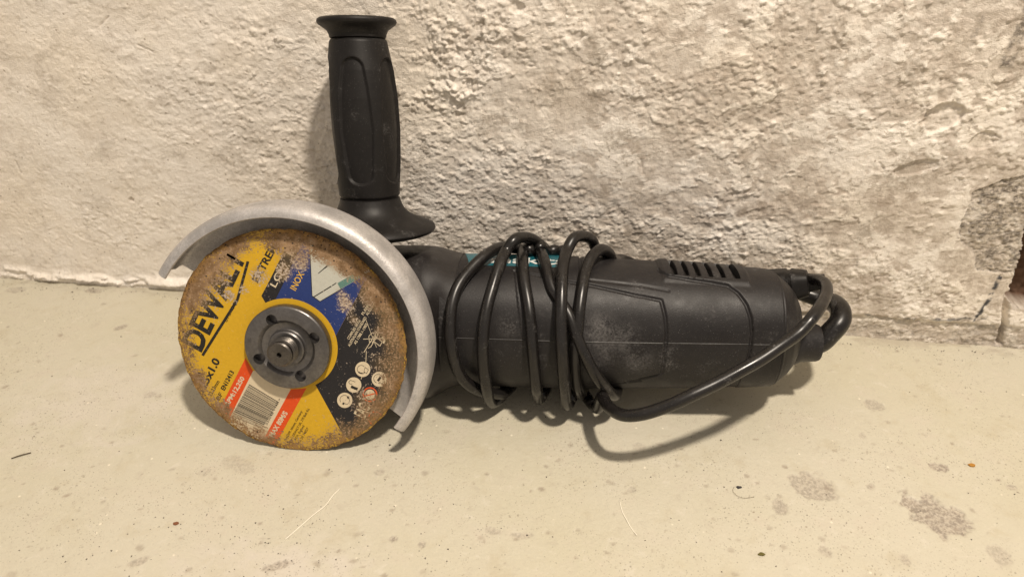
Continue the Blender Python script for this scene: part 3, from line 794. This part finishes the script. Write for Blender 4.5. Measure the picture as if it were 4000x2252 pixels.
flat('print_panel', [[Q4(-62, 1034), Q4(180, 584), Q4(330, 314), Q4(420, 120), Q4(800, -400), Q4(2200, 0), Q4(2200, 1500), Z1(1700, 1500), Z1(1055, 1318), Z1(905, 1045), Z1(800, 900)]], PM['black'], .055)
flat('print_panel', [[Q3(925, -100), Q3(945, 110), Q3(990, 1048), Q3(1120, 1140), Q3(1300, 1035), Q3(1657, 828), Q3(2200, 500), Q3(1700, -200)]], PM['white'], .06)
flat('print_panel', [[Q3(1400, 850), Q3(1560, 760), Q3(1780, 640), Q3(1800, 740), Q3(1640, 835), Q3(1450, 945)]], PM['teal'], .065)
flat('print_stroke', [[Q3(1005, 1072), Q3(1300, 890), Q3(1310, 905), Q3(1020, 1082)], [Q3(1310, 885), Q3(1380, 840), Q3(1388, 852), Q3(1318, 898)], [Q3(1085, 692), Q3(1210, 580), Q3(1290, 488), Q3(1215, 600), Q3(1095, 698)],
                      [Q3(1200, 600), Q3(1275, 548), Q3(1275, 558), Q3(1205, 612)], [Q3(990, 1050), Q3(1118, 1140), Q3(1118, 1152), Q3(985, 1062)], [Q3(1118, 1140), Q3(1470, 935), Q3(1474, 946), Q3(1118, 1153)],
                      [Q3(938, 60), Q3(985, 1050), Q3(996, 1050), Q3(950, 60)]], PM['ink'], .075)
ringp = [(23.4 * math.cos(a), 23.4 * math.sin(a)) for a in np.linspace(0, 2 * math.pi, 96, endpoint=False)]
flat('print_panel', [[Q6(845, 168), Q6(950, 345), Q6(640, 968), Q6(600, 1060), Q6(490, 860), Q6(530, 790)]], PM['red'], .06)
flat('print_panel', [[Q6(950, 345), Q6(1200, 300), Q6(1470, 600), Q6(1120, 1242), Q6(1050, 1380), Q6(560, 1130), Q6(640, 965)]], PM['cream'], .06)
flat('print_panel', [[Q6(1470, 600), Q6(1690, 578), Q6(1290, 1304), Q6(1240, 1400), Q6(1060, 1360), Q6(1120, 1242)]], PM['red'], .062)
flat('print_panel', [ringp], PM['yellow'], .07, raw=True)
# barcode
rsb = np.random.RandomState(12); bars = []; s = 0.0
A0, A1, B0, B1 = (np.array(v, float) for v in ((895, 527), (652, 968), (1312, 778), (1070, 1140)))
while s < 1:
    w = rsb.choice([.008, .008, .016, .024]); g_ = rsb.choice([.008, .012, .018])
    e = min(1, s + w); bars.append([Q6(*(A0 + (A1 - A0) * s)), Q6(*(B0 + (B1 - B0) * s)), Q6(*(B0 + (B1 - B0) * e)), Q6(*(A0 + (A1 - A0) * e))]); s = e + g_
flat('barcode', bars, PM['ink'], .075)
def lettering(body, p0, p1, hpx, mat, lift=.09, bold=.01, label=None):
    me, co, wd = font_mesh(body, bold)
    a, b = d2(p0), d2(p1); ux = (b - a) / np.linalg.norm(b - a); uy = np.array([-ux[1], ux[0]])
    L = np.linalg.norm(b - a); hmm = hpx * 62.5 / 480 / .70                # cap height of the built-in font is about .7
    keep = []
    for v, c in zip(me.vertices, co):
        q = a + ux * L * c[0] / wd + uy * hmm * c[1]
        q *= min(1, 56.3 / np.hypot(*q))
        v.co = (q[0] / 1000, -lift / 1000, q[1] / 1000)
    o = finish('lettering', me, PM[mat], disc, False)
    if label: o['label'] = label
lettering('DEWALT', Z1(282, 862), Q2(985, 185), 82, 'ink', bold=.035, label='large black maker lettering, half worn away')
lettering('DT43902-QZ', Q2(712, 1112), Q2(872, 812), 13, 'ink', bold=.012)
lettering('EXTREME', Q2(1150, 560), Q3(480, 180), 27, 'ink', bold=.03)
lettering('LO', Q3(400, 925), Q3(520, 690), 24, 'cream', bold=.012)
lettering('EN', Q3(668, 420), Q3(830, 130), 24, 'cream', bold=.012)
lettering('INOX', Q3(725, 978), Q3(868, 700), 24, 'gold', bold=.012)
lettering('125x1.0', Q6(265, 650), Q6(497, 205), 29, 'ink', bold=.035)
lettering('22.23mm', Q6(370, 700), Q6(492, 495), 15, 'ink', bold=.012)
lettering('BF', Q6(485, 752), Q6(535, 665), 16, 'ink', bold=.012)
lettering('EN12413', Q6(555, 618), Q6(690, 362), 17, 'ink', bold=.03)
lettering('RPM:12,250', Q6(612, 830), Q6(836, 445), 17, 'cream', bold=.035)
lettering('MAX 80M/S', Q6(1225, 1262), Q6(1432, 925), 19, 'cream', bold=.035)
lettering('D-65509, Idstein, Germany', Q6(1405, 1312), Q6(1635, 905), 9.5, 'ink', .09, .004)
lettering('Center - DEWALT UK, 270 Bath Rd,', Q6(1445, 1378), Q6(1735, 870), 9.5, 'ink', .09, .004)
lettering('ADX, England', Q6(1540, 1308), Q6(1662, 1105), 9.5, 'ink', .09, .004)
lettering('n 20 74027', Q6(1612, 1322), Q6(1722, 1138), 9.5, 'ink', .09, .004)
lettering('5 035048 1447 >', Q6(1125, 1140), Q6(1335, 735), 9.5, 'ink', .09, .004)
lettering('COMPLIES WITH', Q4(232, 892), Q4(400, 628), 10, 'cream', .09, .015)
lettering('AUSTRALIAN STANDARD', Q4(242, 990), Q4(482, 580), 10, 'cream', .09, .015)
lettering('AS 1788.1-1987', Q4(325, 962), Q4(500, 672), 10, 'cream', .09, .015)
lettering('FLANGES', Q4(435, 545), Q4(560, 330), 10, 'cream', .09, .015)
lettering('AS ILLUSTR', Q4(495, 552), Q4(605, 372), 10, 'cream', .09, .015)
lettering('EAC', Q5(612, 1088), Q5(712, 898), 46, 'cream', .09, .02)
def circ(cx, cy, r0, r1=None, Q=Q5, n=40, a0=0, a1=2 * math.pi):
    aa = np.linspace(a0, a1, n + 1)
    if r1 is None: return [[Q(cx + r0 * math.cos(a), cy + r0 * math.sin(a)) for a in aa[:-1]]]
    return [[Q(cx + r * math.cos(a), cy + r * math.sin(a)) for r, a in ((r0, a_), (r1, a_), (r1, b_), (r0, b_))] for a_, b_ in zip(aa[:-1], aa[1:])]
def poly_line(pts, w, Q=Q5):
    out = []
    for (x0, y0), (x1, y1) in zip(pts[:-1], pts[1:]):
        dx, dy = x1 - x0, y1 - y0; L = math.hypot(dx, dy) or 1; nx, ny = -dy / L * w / 2, dx / L * w / 2
        out.append([Q(x0 + nx, y0 + ny), Q(x1 + nx, y1 + ny), Q(x1 - nx, y1 - ny), Q(x0 - nx, y0 - ny)])
    return out
for cx, cy in ((585, 260), (435, 520), (285, 775), (860, 425)): flat('pictogram', circ(cx, cy, 127), PM['cream'], .08)
flat('pictogram', circ(705, 680, 84), PM['cream'], .078)
flat('pictogram', circ(560, 260, 70, 62, n=20, a0=2.0, a1=5.6) + poly_line([(515, 305), (545, 325), (600, 330), (610, 300)], 22) + poly_line([(620, 225), (680, 265), (650, 330), (605, 300), (625, 225)], 8), PM['ink'], .095)
flat('pictogram', poly_line([(460, 470), (380, 440), (350, 470), (365, 500), (410, 510)], 8) + poly_line([(390, 545), (440, 570), (500, 590)], 46), PM['ink'], .095)
flat('pictogram', circ(280, 765, 78, 70, n=24, a0=2.6, a1=6.0) + poly_line([(355, 745), (370, 800), (330, 840), (280, 830)], 8) + poly_line([(330, 715), (355, 745)], 34) + poly_line([(250, 820), (275, 840)], 34), PM['ink'], .095)
flat('pictogram', circ(840, 415, 76, 68, n=24, a0=1.9, a1=5.4) + poly_line([(890, 365), (930, 410), (945, 460), (900, 495), (840, 490)], 8) + poly_line([(835, 455), (885, 385)], 40), PM['ink'], .095)
flat('pictogram', circ(705, 680, 124, 102) + poly_line([(615, 705), (800, 660)], 22), PM['red'], .085)
flat('pictogram', circ(790, 1075, 118, 100) + poly_line([(720, 1110), (850, 1060)], 20), PM['red'], .085)
flat('pictogram', poly_line([(440, 1070), (620, 780), (655, 745), (650, 800), (540, 990), (500, 1010)], 9, Q4) + poly_line([(430, 882), (690, 870), (740, 860)], 8, Q4) + poly_line([(520, 930), (510, 840), (560, 790), (620, 790), (640, 830)], 8, Q4)
     + poly_line([(590, 920), (670, 980), (700, 920), (640, 870)], 9, Q4) + poly_line([(470, 610), (560, 850), (620, 1000)], 6, Q4) + poly_line([(560, 940), (610, 820)], 10, Q4) + poly_line([(535, 930), (600, 810)], 8, Q4) + poly_line([(700, 850), (735, 900), (715, 940)], 26, Q4), PM['cream'], .09)
flat('print_stroke', poly_line([Z1(292, 880), Z1(345, 795), Z1(480, 580), Q2(1010, 255)], 11, lambda X, Y: (X, Y)), PM['ink'], .092)
flat('print_stroke', poly_line([(475, 1060), (470, 1190), (430, 1370), (400, 1450)], 8, Q4), PM['cream'], .097)

# ---- clamping hardware
V, Fc = lathe([(0, 6.0), (19, 6.0), (20.5, 5.0), (20.5, 1.3), (0, 1.3)], 'y', 72)
part(mesh_obj('inner_flange', V, Fc, M['steel'], None, True, autosm=35))
V, Fc = lathe([(0, -.15), (20.0, -.15), (20.9, -.8), (21.0, -1.4), (21.0, -4.9), (20.6, -5.5), (20.2, -5.7), (14.2, -5.7), (13.9, -5.5), (12.6, -4.1), (12.2, -4.0), (9.4, -4.0), (9.0, -4.5), (8.8, -6.0), (8.2, -6.5), (6.5, -6.5), (6.2, -5.5), (0, -5.5)], 'y', 120)
nut = part(mesh_obj('lock_nut', V, Fc, M['steel'], None, True))
cut = []
for k, an in enumerate((112.5, 22.5, -67.5, -157.5)):
    a = math.radians(an)
    V, Fc = lathe([(0, -9), (2.75, -9), (2.75, -1.2), (0, -1.2)], 'y', 36, (15.3 * math.cos(a), 0, 15.3 * math.sin(a)))
    c_ = mesh_obj('cutter', V, Fc, M['steel']); c_.parent = grinder; c_.location = (0, 0, RD / 1000)
    bm = bmesh.new(); bm.from_mesh(c_.data); bmesh.ops.remove_doubles(bm, verts=bm.verts, dist=1e-7); bmesh.ops.recalc_face_normals(bm, faces=bm.faces); bm.to_mesh(c_.data); bm.free()
    cut.append(c_)
bm = bmesh.new(); bm.from_mesh(nut.data); bmesh.ops.remove_doubles(bm, verts=bm.verts, dist=1e-7); bmesh.ops.recalc_face_normals(bm, faces=bm.faces); bm.to_mesh(nut.data); bm.free()
boolean_cut(nut, cut)
nut.data.polygons.foreach_set('use_smooth', np.ones(len(nut.data.polygons), bool)); nut.data.set_sharp_from_angle(angle=math.radians(30))
prof = [(0, 40), (6.9, 40), (6.9, -6)]
y = -6.0
while y > -11.4: prof += [(6.75, y - .15), (6.15, y - .65), (6.15, y - .8), (6.75, y - 1.3)]; y -= 1.45
prof += [(6.0, -12.0), (6.0, -13.6), (5.4, -14.3), (1.25, -14.3), (1.1, -14.1), (1.1, -11.5), (0, -11.5)]
V, Fc = lathe(prof, 'y', 64)
part(mesh_obj('spindle', V, Fc, M['spindle'], None, True, autosm=40))

# ---- side handle
HX, HY = 28.5, 45.0
def handle_axis(z): return HX + 2.2 * (1 - (z - 47) / 105), HY
def build_handle():
    root = bpy.data.objects.new('side_handle', None); col.objects.link(root); part(root)
    def lathe_h(name, prof, mat, seg=96):
        V, Fc = lathe(prof, 'z', seg)
        V = [(x + handle_axis(z * 1000)[0] / 1000, y + HY / 1000, z) for x, y, z in V]
        return mesh_obj(name, V, Fc, mat, root, True, autosm=45)
    lathe_h('finger_guard', [(0, 46.2), (20, 46.2), (30, 46.9), (32.2, 47.8), (33.0, 49.2), (32.4, 50.8), (29, 52.4), (24, 54.2), (20, 56.6), (17.2, 59.6), (15.8, 62.8), (15.2, 65.2), (14.2, 65.6), (14, 66.2), (0, 66.2)], M['rubber'])
    zs = np.r_[np.linspace(66.0, 142.6, 200)]
    nt = 240; th = np.arange(nt) * 2 * math.pi / nt
    Zg, T = np.meshgrid(zs, th, indexing='ij')
    R = np.interp(Zg, [66, 67, 72, 84, 100, 115, 128, 136, 141.6, 142.6], [14.6, 15.4, 15.8, 16.9, 17.7, 17.5, 16.3, 14.9, 14.0, 13.2])
    for kk in range(5):
        c = math.radians(-88 + 72 * kk)
        dd = np.abs((T - c + math.pi) % (2 * math.pi) - math.pi) * 16.5
        hw = np.interp(Zg, [72, 100, 120, 134], [6.4, 8.3, 7.1, 5.2])
        end = np.minimum(Zg - 74.0, 133.5 - Zg)
        q = np.minimum(hw - dd, end); q = np.where(end < 4, hw - np.hypot(dd, np.maximum(0, 4 - end) * hw / 4.5), q)
        R = R - 1.5 * sst(-.2, .8, q)
    P = np.stack([HX + 2.2 * (1 - (Zg - 47) / 105) + R * np.cos(T), HY + R * np.sin(T), Zg], -1) / 1000
    finish('grip', grid_mesh('grip', P, True, True), M['rubber'], root)
    lathe_h('end_flange', [(0, 142.9), (13.0, 142.9), (13.7, 143.4), (13.9, 144.8), (14.8, 146.6), (16.9, 148.2), (18.5, 149.2), (19.2, 150.4), (18.9, 151.6), (17.8, 152.3), (10, 152.7), (0, 152.7)], M['rubber'])
    lathe_h('threaded_stud', [(0, 34), (6, 34), (6, 46.4), (0, 46.4)], M['steel'], 32)
    return root
handle = build_handle()

# ---- power cord: strain relief at the tail -> behind the body -> turns round it -> long loop in front -> plug
RC = 3.0
def up_to_floor(p, r=RC):
    return p
def H(X, Y, r=38.2, Z=Z5):
    px = Z(X, Y); p = hit(*px, r)
    while wz(p) < .0036 and r < 75: r += .5; p = hit(*px, r)
    return p
def Yp(X, Y, yl, Z=Z5): return loc(*Z(X, Y), yl)
def back(x, deg, r=38.0):
    a = math.radians(deg); return np.array([x, BY + r * math.cos(a), BZ + r * math.sin(a)])
def under_back(xa, xb, r=38.0, d0=-115, d1=70):      # from below, round the back, up to the top
    out = []
    degs = np.linspace(d0, d1, 6)
    for i, d in enumerate(degs):
        f = i / 5; p = back(xa + (xb - xa) * f, d, r)
        if wz(p) < .0036: p = p + np.array([0, 0, (.0036 - wz(p)) * 1000])
        out.append(p)
    return out
F_ = [Yp(1550, 250, 62), Yp(1515, 192, 56), Yp(1455, 172, 46), H(1392, 232, 40), H(1352, 330, 38.2), H(1330, 450), H(1310, 600), H(1300, 720), H(1285, 850), H(1278, 960), H(1285, 1090), H(1300, 1150, 39)]
E_ = [Yp(1440, 175, 66), Yp(1395, 100, 60), Yp(1330, 76, 52), Yp(1270, 95, 44), H(1225, 175, 43), H(1196, 280, 42), H(1186, 420, 42), H(1182, 560, 42), H(1180, 700, 42), H(1185, 850, 42.5), H(1195, 1000, 43), H(1208, 1150, 44), H(1222, 1270, 45), H(1240, 1310, 43)]
B_ = [Yp(1140, 230, 68), Yp(1050, 150, 62), Yp(985, 102, 55), Yp(920, 85, 48), Yp(850, 105, 40), H(792, 182, 43), H(742, 290, 42), H(702, 420, 41), H(662, 560, 41), H(637, 700, 41.5), H(627, 850, 42), H(633, 1000, 42.5), H(655, 1150, 44), H(692, 1255, 45), H(745, 1292, 42)]
A_ = [Yp(840, 160, 60), Yp(755, 155, 48), H(640, 218, 41), H(540, 312, 40), H(452, 432, 40), H(408, 560, 40), H(396, 700, 40), H(404, 850, 40.5), H(440, 1000, 41), H(512, 1110, 42), H(620, 1172, 42), H(760, 1190, 40)]
C_ = [Yp(985, 205, 60), Yp(955, 165, 52), H(920, 165, 38.2), H(910, 260, 38.2), H(922, 400, 38.2), H(950, 560, 38.2), H(966, 700, 38.4), H(978, 850, 39), H(992, 1000, 40), H(1008, 1150, 42), H(1030, 1240, 41.5)]
D_ = [Yp(1085, 190, 62), Yp(1035, 148, 52), H(1035, 178, 38.2), H(1060, 245, 38.0), H(1090, 350, 37.8), H(1122, 455, 37.4), H(1180, 540, 37.4), H(1240, 640, 38.2), H(1290, 780, 39), H(1352, 920, 40), H(1422, 1050, 41), H(1502, 1155, 41.5), H(1560, 1200, 40)]
tail = [np.array([262, 50, -9.]), np.array([266, 50, -8.6]), Yp(1000, 920, 50, Z7), Yp(1100, 800, 52, Z7), Yp(1110, 680, 58, Z7), Yp(1040, 592, 68, Z7), Yp(930, 560, 80, Z7), np.array([240, 90.5, 16.]), np.array([215, 92, 14.]), np.array([185, 93, 16.]), np.array([165, 90, 24.])]
front = [Z5(1500, 1235) , ]
fr = [np.array([168, 52, -40.0]), np.array([160, 40, -40.5]), None]
fc = [loc(2352, 1548, 14), loc(2372, 1582, 4), loc(2402, 1607, -4), loc(2440, 1621, -9), loc(2500, 1618, -12), loc(2600, 1588, -13), loc(2700, 1543, -12), loc(2800, 1496, -9), loc(2897, 1444, -6), loc(2971, 1402, -3), loc(3045, 1352, 1), loc(3120, 1298, 6), loc(3174, 1238, 10), loc(3214, 1178, 24), loc(3229, 1134, 38), loc(3219, 1104, 50), loc(3190, 1092, 58), loc(3150, 1094, 64)]
def low(p, zmin=.0036):
    p = np.array(p, float)
    return p if wz(p) >= zmin else p + np.array([0, 0, (zmin - wz(p)) * 1000])
dl = D_[-1]
uturn = [low(dl + [2, 10, -1])] + [low(back(dl[0] + 2 - k, d, 38.4)) for k, d in ((0, -92), (0, -60), (1, -25), (4, 5))] + [low(back(dl[0] - 7, 16, 39))] + [low(back(dl[0] - k, d, 38.4)) for k, d in ((12, 4), (15, -26), (16, -60), (16, -92))] + [low([loc(2338, 1530, 18)[0], 26, -40])]
path = tail[1:]
for a, b in ((F_, E_), (E_, B_), (B_, A_), (A_, C_), (C_, D_)):
    path = path + a + under_back(a[-1][0] + 2, b[0][0] + 4, 38.5)
path = path + D_ + uturn + fc
path = smooth_path(path, 1.1)
rs = np.random.RandomState(2)
V, Fc = tube(path, RC, 20)
cord = part(mesh_obj('power_cord', V, Fc, M['cord'], None, True), 'black rubber power cord wound round the body and looped in front')
sl = smooth_path(tail[:8], 1.0)
sl = sl[:int(len(sl) * .78)]
rr = np.interp(np.linspace(0, 1, len(sl)), [0, .15, .9, 1], [6.0, 5.6, 4.6, 4.0])
V, Fc = tube(sl, rr, 24)
mesh_obj('strain_relief', V, Fc, M['cord'], cord, True)
# plug: tapered moulded body behind the tail, its lead leaves at the right
def build_plug():
    pe, pd = fc[-1] + np.array([7.0, -2.0, 0]), np.array([-.90, .30, -.22]); pd /= np.linalg.norm(pd)
    side = np.cross(pd, [0, 0, 1.0]); side /= np.linalg.norm(side); upv = np.cross(side, pd)
    V, Fc = [], []; secs = [(-2, 3.6, 3.6), (3, 4.4, 4.2), (6, 5.0, 4.8), (6.5, 7.5, 6.4), (14, 9.2, 8.2), (15, 8.6, 7.6), (16, 8.6, 7.6), (17, 9.6, 8.6), (30, 10.8, 9.2), (34, 11.2, 9.4), (34.6, 10.2, 8.6)]
    n = 28
    for d, a, b in secs:
        for j in range(n):
            t = 2 * math.pi * j / n; s = superell(np.array(t), 4.0)
            V.append((pe + pd * d + side * a * s * math.cos(t) + upv * b * s * math.sin(t)) / 1000)
    for i in range(len(secs) - 1):
        for j in range(n): k = (j + 1) % n; Fc.append((i * n + j, i * n + k, (i + 1) * n + k, (i + 1) * n + j))
    Fc.append(tuple(range(n))[::-1]); Fc.append(tuple((len(secs) - 1) * n + j for j in range(n)))
    return mesh_obj('plug', V, Fc, M['rubber'], cord, True, autosm=35)
plug = build_plug()

# ================================================================== SMALL THINGS ON THE FLOOR
def chip(name, px, py, size, c, label, seed, cat):
    rs = np.random.RandomState(seed); p = on_floor(px, py)
    n = 9; V = []
    for zz, k in ((0.0, 1.0), (.35, .9), (.42, .5)):
        for j in range(n):
            a = 2 * math.pi * j / n; r = size * k * (0.7 + .5 * rs.rand())
            V.append((p[0] + r * math.cos(a), p[1] + .6 * r * math.sin(a), zz * size - .0002))
    Fc = [(i * n + j, i * n + (j + 1) % n, (i + 1) * n + (j + 1) % n, (i + 1) * n + j) for i in range(2) for j in range(n)] + [tuple(2 * n + j for j in range(n))]
    o = mesh_obj(name, V, Fc, plain(name + '_surface', c, .8), None, False); o['label'] = label; o['category'] = cat; return o
chip('paint_chip', 3795, 1816, .0020, (.42, .20, .03), 'tiny orange paint chip on the floor behind the dark bare concrete patch', 1, 'chip')
chip('paint_chip', 687, 2043, .0016, (.20, .075, .03), 'tiny reddish brown chip on bare floor in front of the cutting disc', 2, 'chip')
chip('paint_chip', 2976, 2163, .0017, (.12, .10, .02), 'tiny olive green chip on the floor in front of the cord loop', 3, 'chip')
chip('grit_grain', 2887, 1902, .0014, (.03, .028, .03), 'small black grit grain beside the large oval bare patch', 4, 'grit')
def strand(name, pix, r, c, label, cat, lift=.00012):
    pts = [(on_floor(x, y) + np.array([0, 0, lift + h])) * 1000 for x, y, h in pix]
    V, Fc = tube(smooth_path(pts, 1.0), r, 6); o = mesh_obj(name, V, Fc, plain(name + '_surface', c, .8), None, True)
    o['label'] = label; o['category'] = cat; return o
strand('twig', [(45, 1790, 0), (70, 1783, .0004), (95, 1777, .0006), (122, 1768, .0002)], .28, (.09, .07, .045), 'thin dark twig lying on the pale floor far from the tool', 'twig')
strand('straw', [(1115, 2105, 0), (1165, 2062, 0), (1225, 2010, .0001), (1270, 1975, .0001), (1300, 1935, 0), (1328, 1907, 0)], .23, (.90, .85, .72), 'long pale curved straw fibre lying on the floor below the cutting disc', 'straw')
strand('straw', [(2420, 1955, 0), (2432, 2000, 0), (2445, 2025, .0001), (2465, 2060, 0), (2488, 2090, 0)], .21, (.90, .85, .72), 'short pale straw fibre lying on the floor below the cord loop', 'straw')
strand('hair', [(2868, 1900, 0), (2862, 1915, .0003), (2872, 1932, .0004), (2900, 1945, .0003), (2945, 1940, 0)], .07, (.14, .10, .06), 'fine curled hair on the floor beside the oval bare patch', 'hair')
# grit and dust crumbs too many to count
rs = np.random.RandomState(21); V, Fc = [], []
for k in range(1500):
    px, py = rs.uniform(-50, 4050), 1200 + 1080 * rs.rand() ** .7
    if rs.rand() < .45: px, py = rs.normal(1050, 420), rs.normal(2130, 140)
    if k % 3 == 0:
        f = rs.rand(); q = W0 + (W1 - W0) * f + WN * (.005 + abs(rs.normal(0, .006))); px, py = None, None
    p = q if px is None else on_floor(px, py); s = .00012 + abs(rs.normal(0, .00022))
    if (p - W0) @ WN < .004: continue
    i = len(V); a = rs.rand() * 6; e = rs.uniform(.5, 1)
    for dx, dy, dz in ((1, 0, 0), (-.5, .8, 0), (-.5, -.8, 0), (.1, .1, .9)):
        V.append((p[0] + s * (dx * math.cos(a) - e * dy * math.sin(a)), p[1] + s * (dx * math.sin(a) + e * dy * math.cos(a)), -.0002 + s * dz * .9 + .0001))
    Fc += [(i, i + 1, i + 3), (i + 1, i + 2, i + 3), (i + 2, i, i + 3)]
o = mesh_obj('grit', V, Fc, plain('grit_surface', (.10, .085, .07), .9), None, False)
o['kind'] = 'stuff'; o['label'] = 'fine dark grit scattered over the floor'; o['category'] = 'grit'
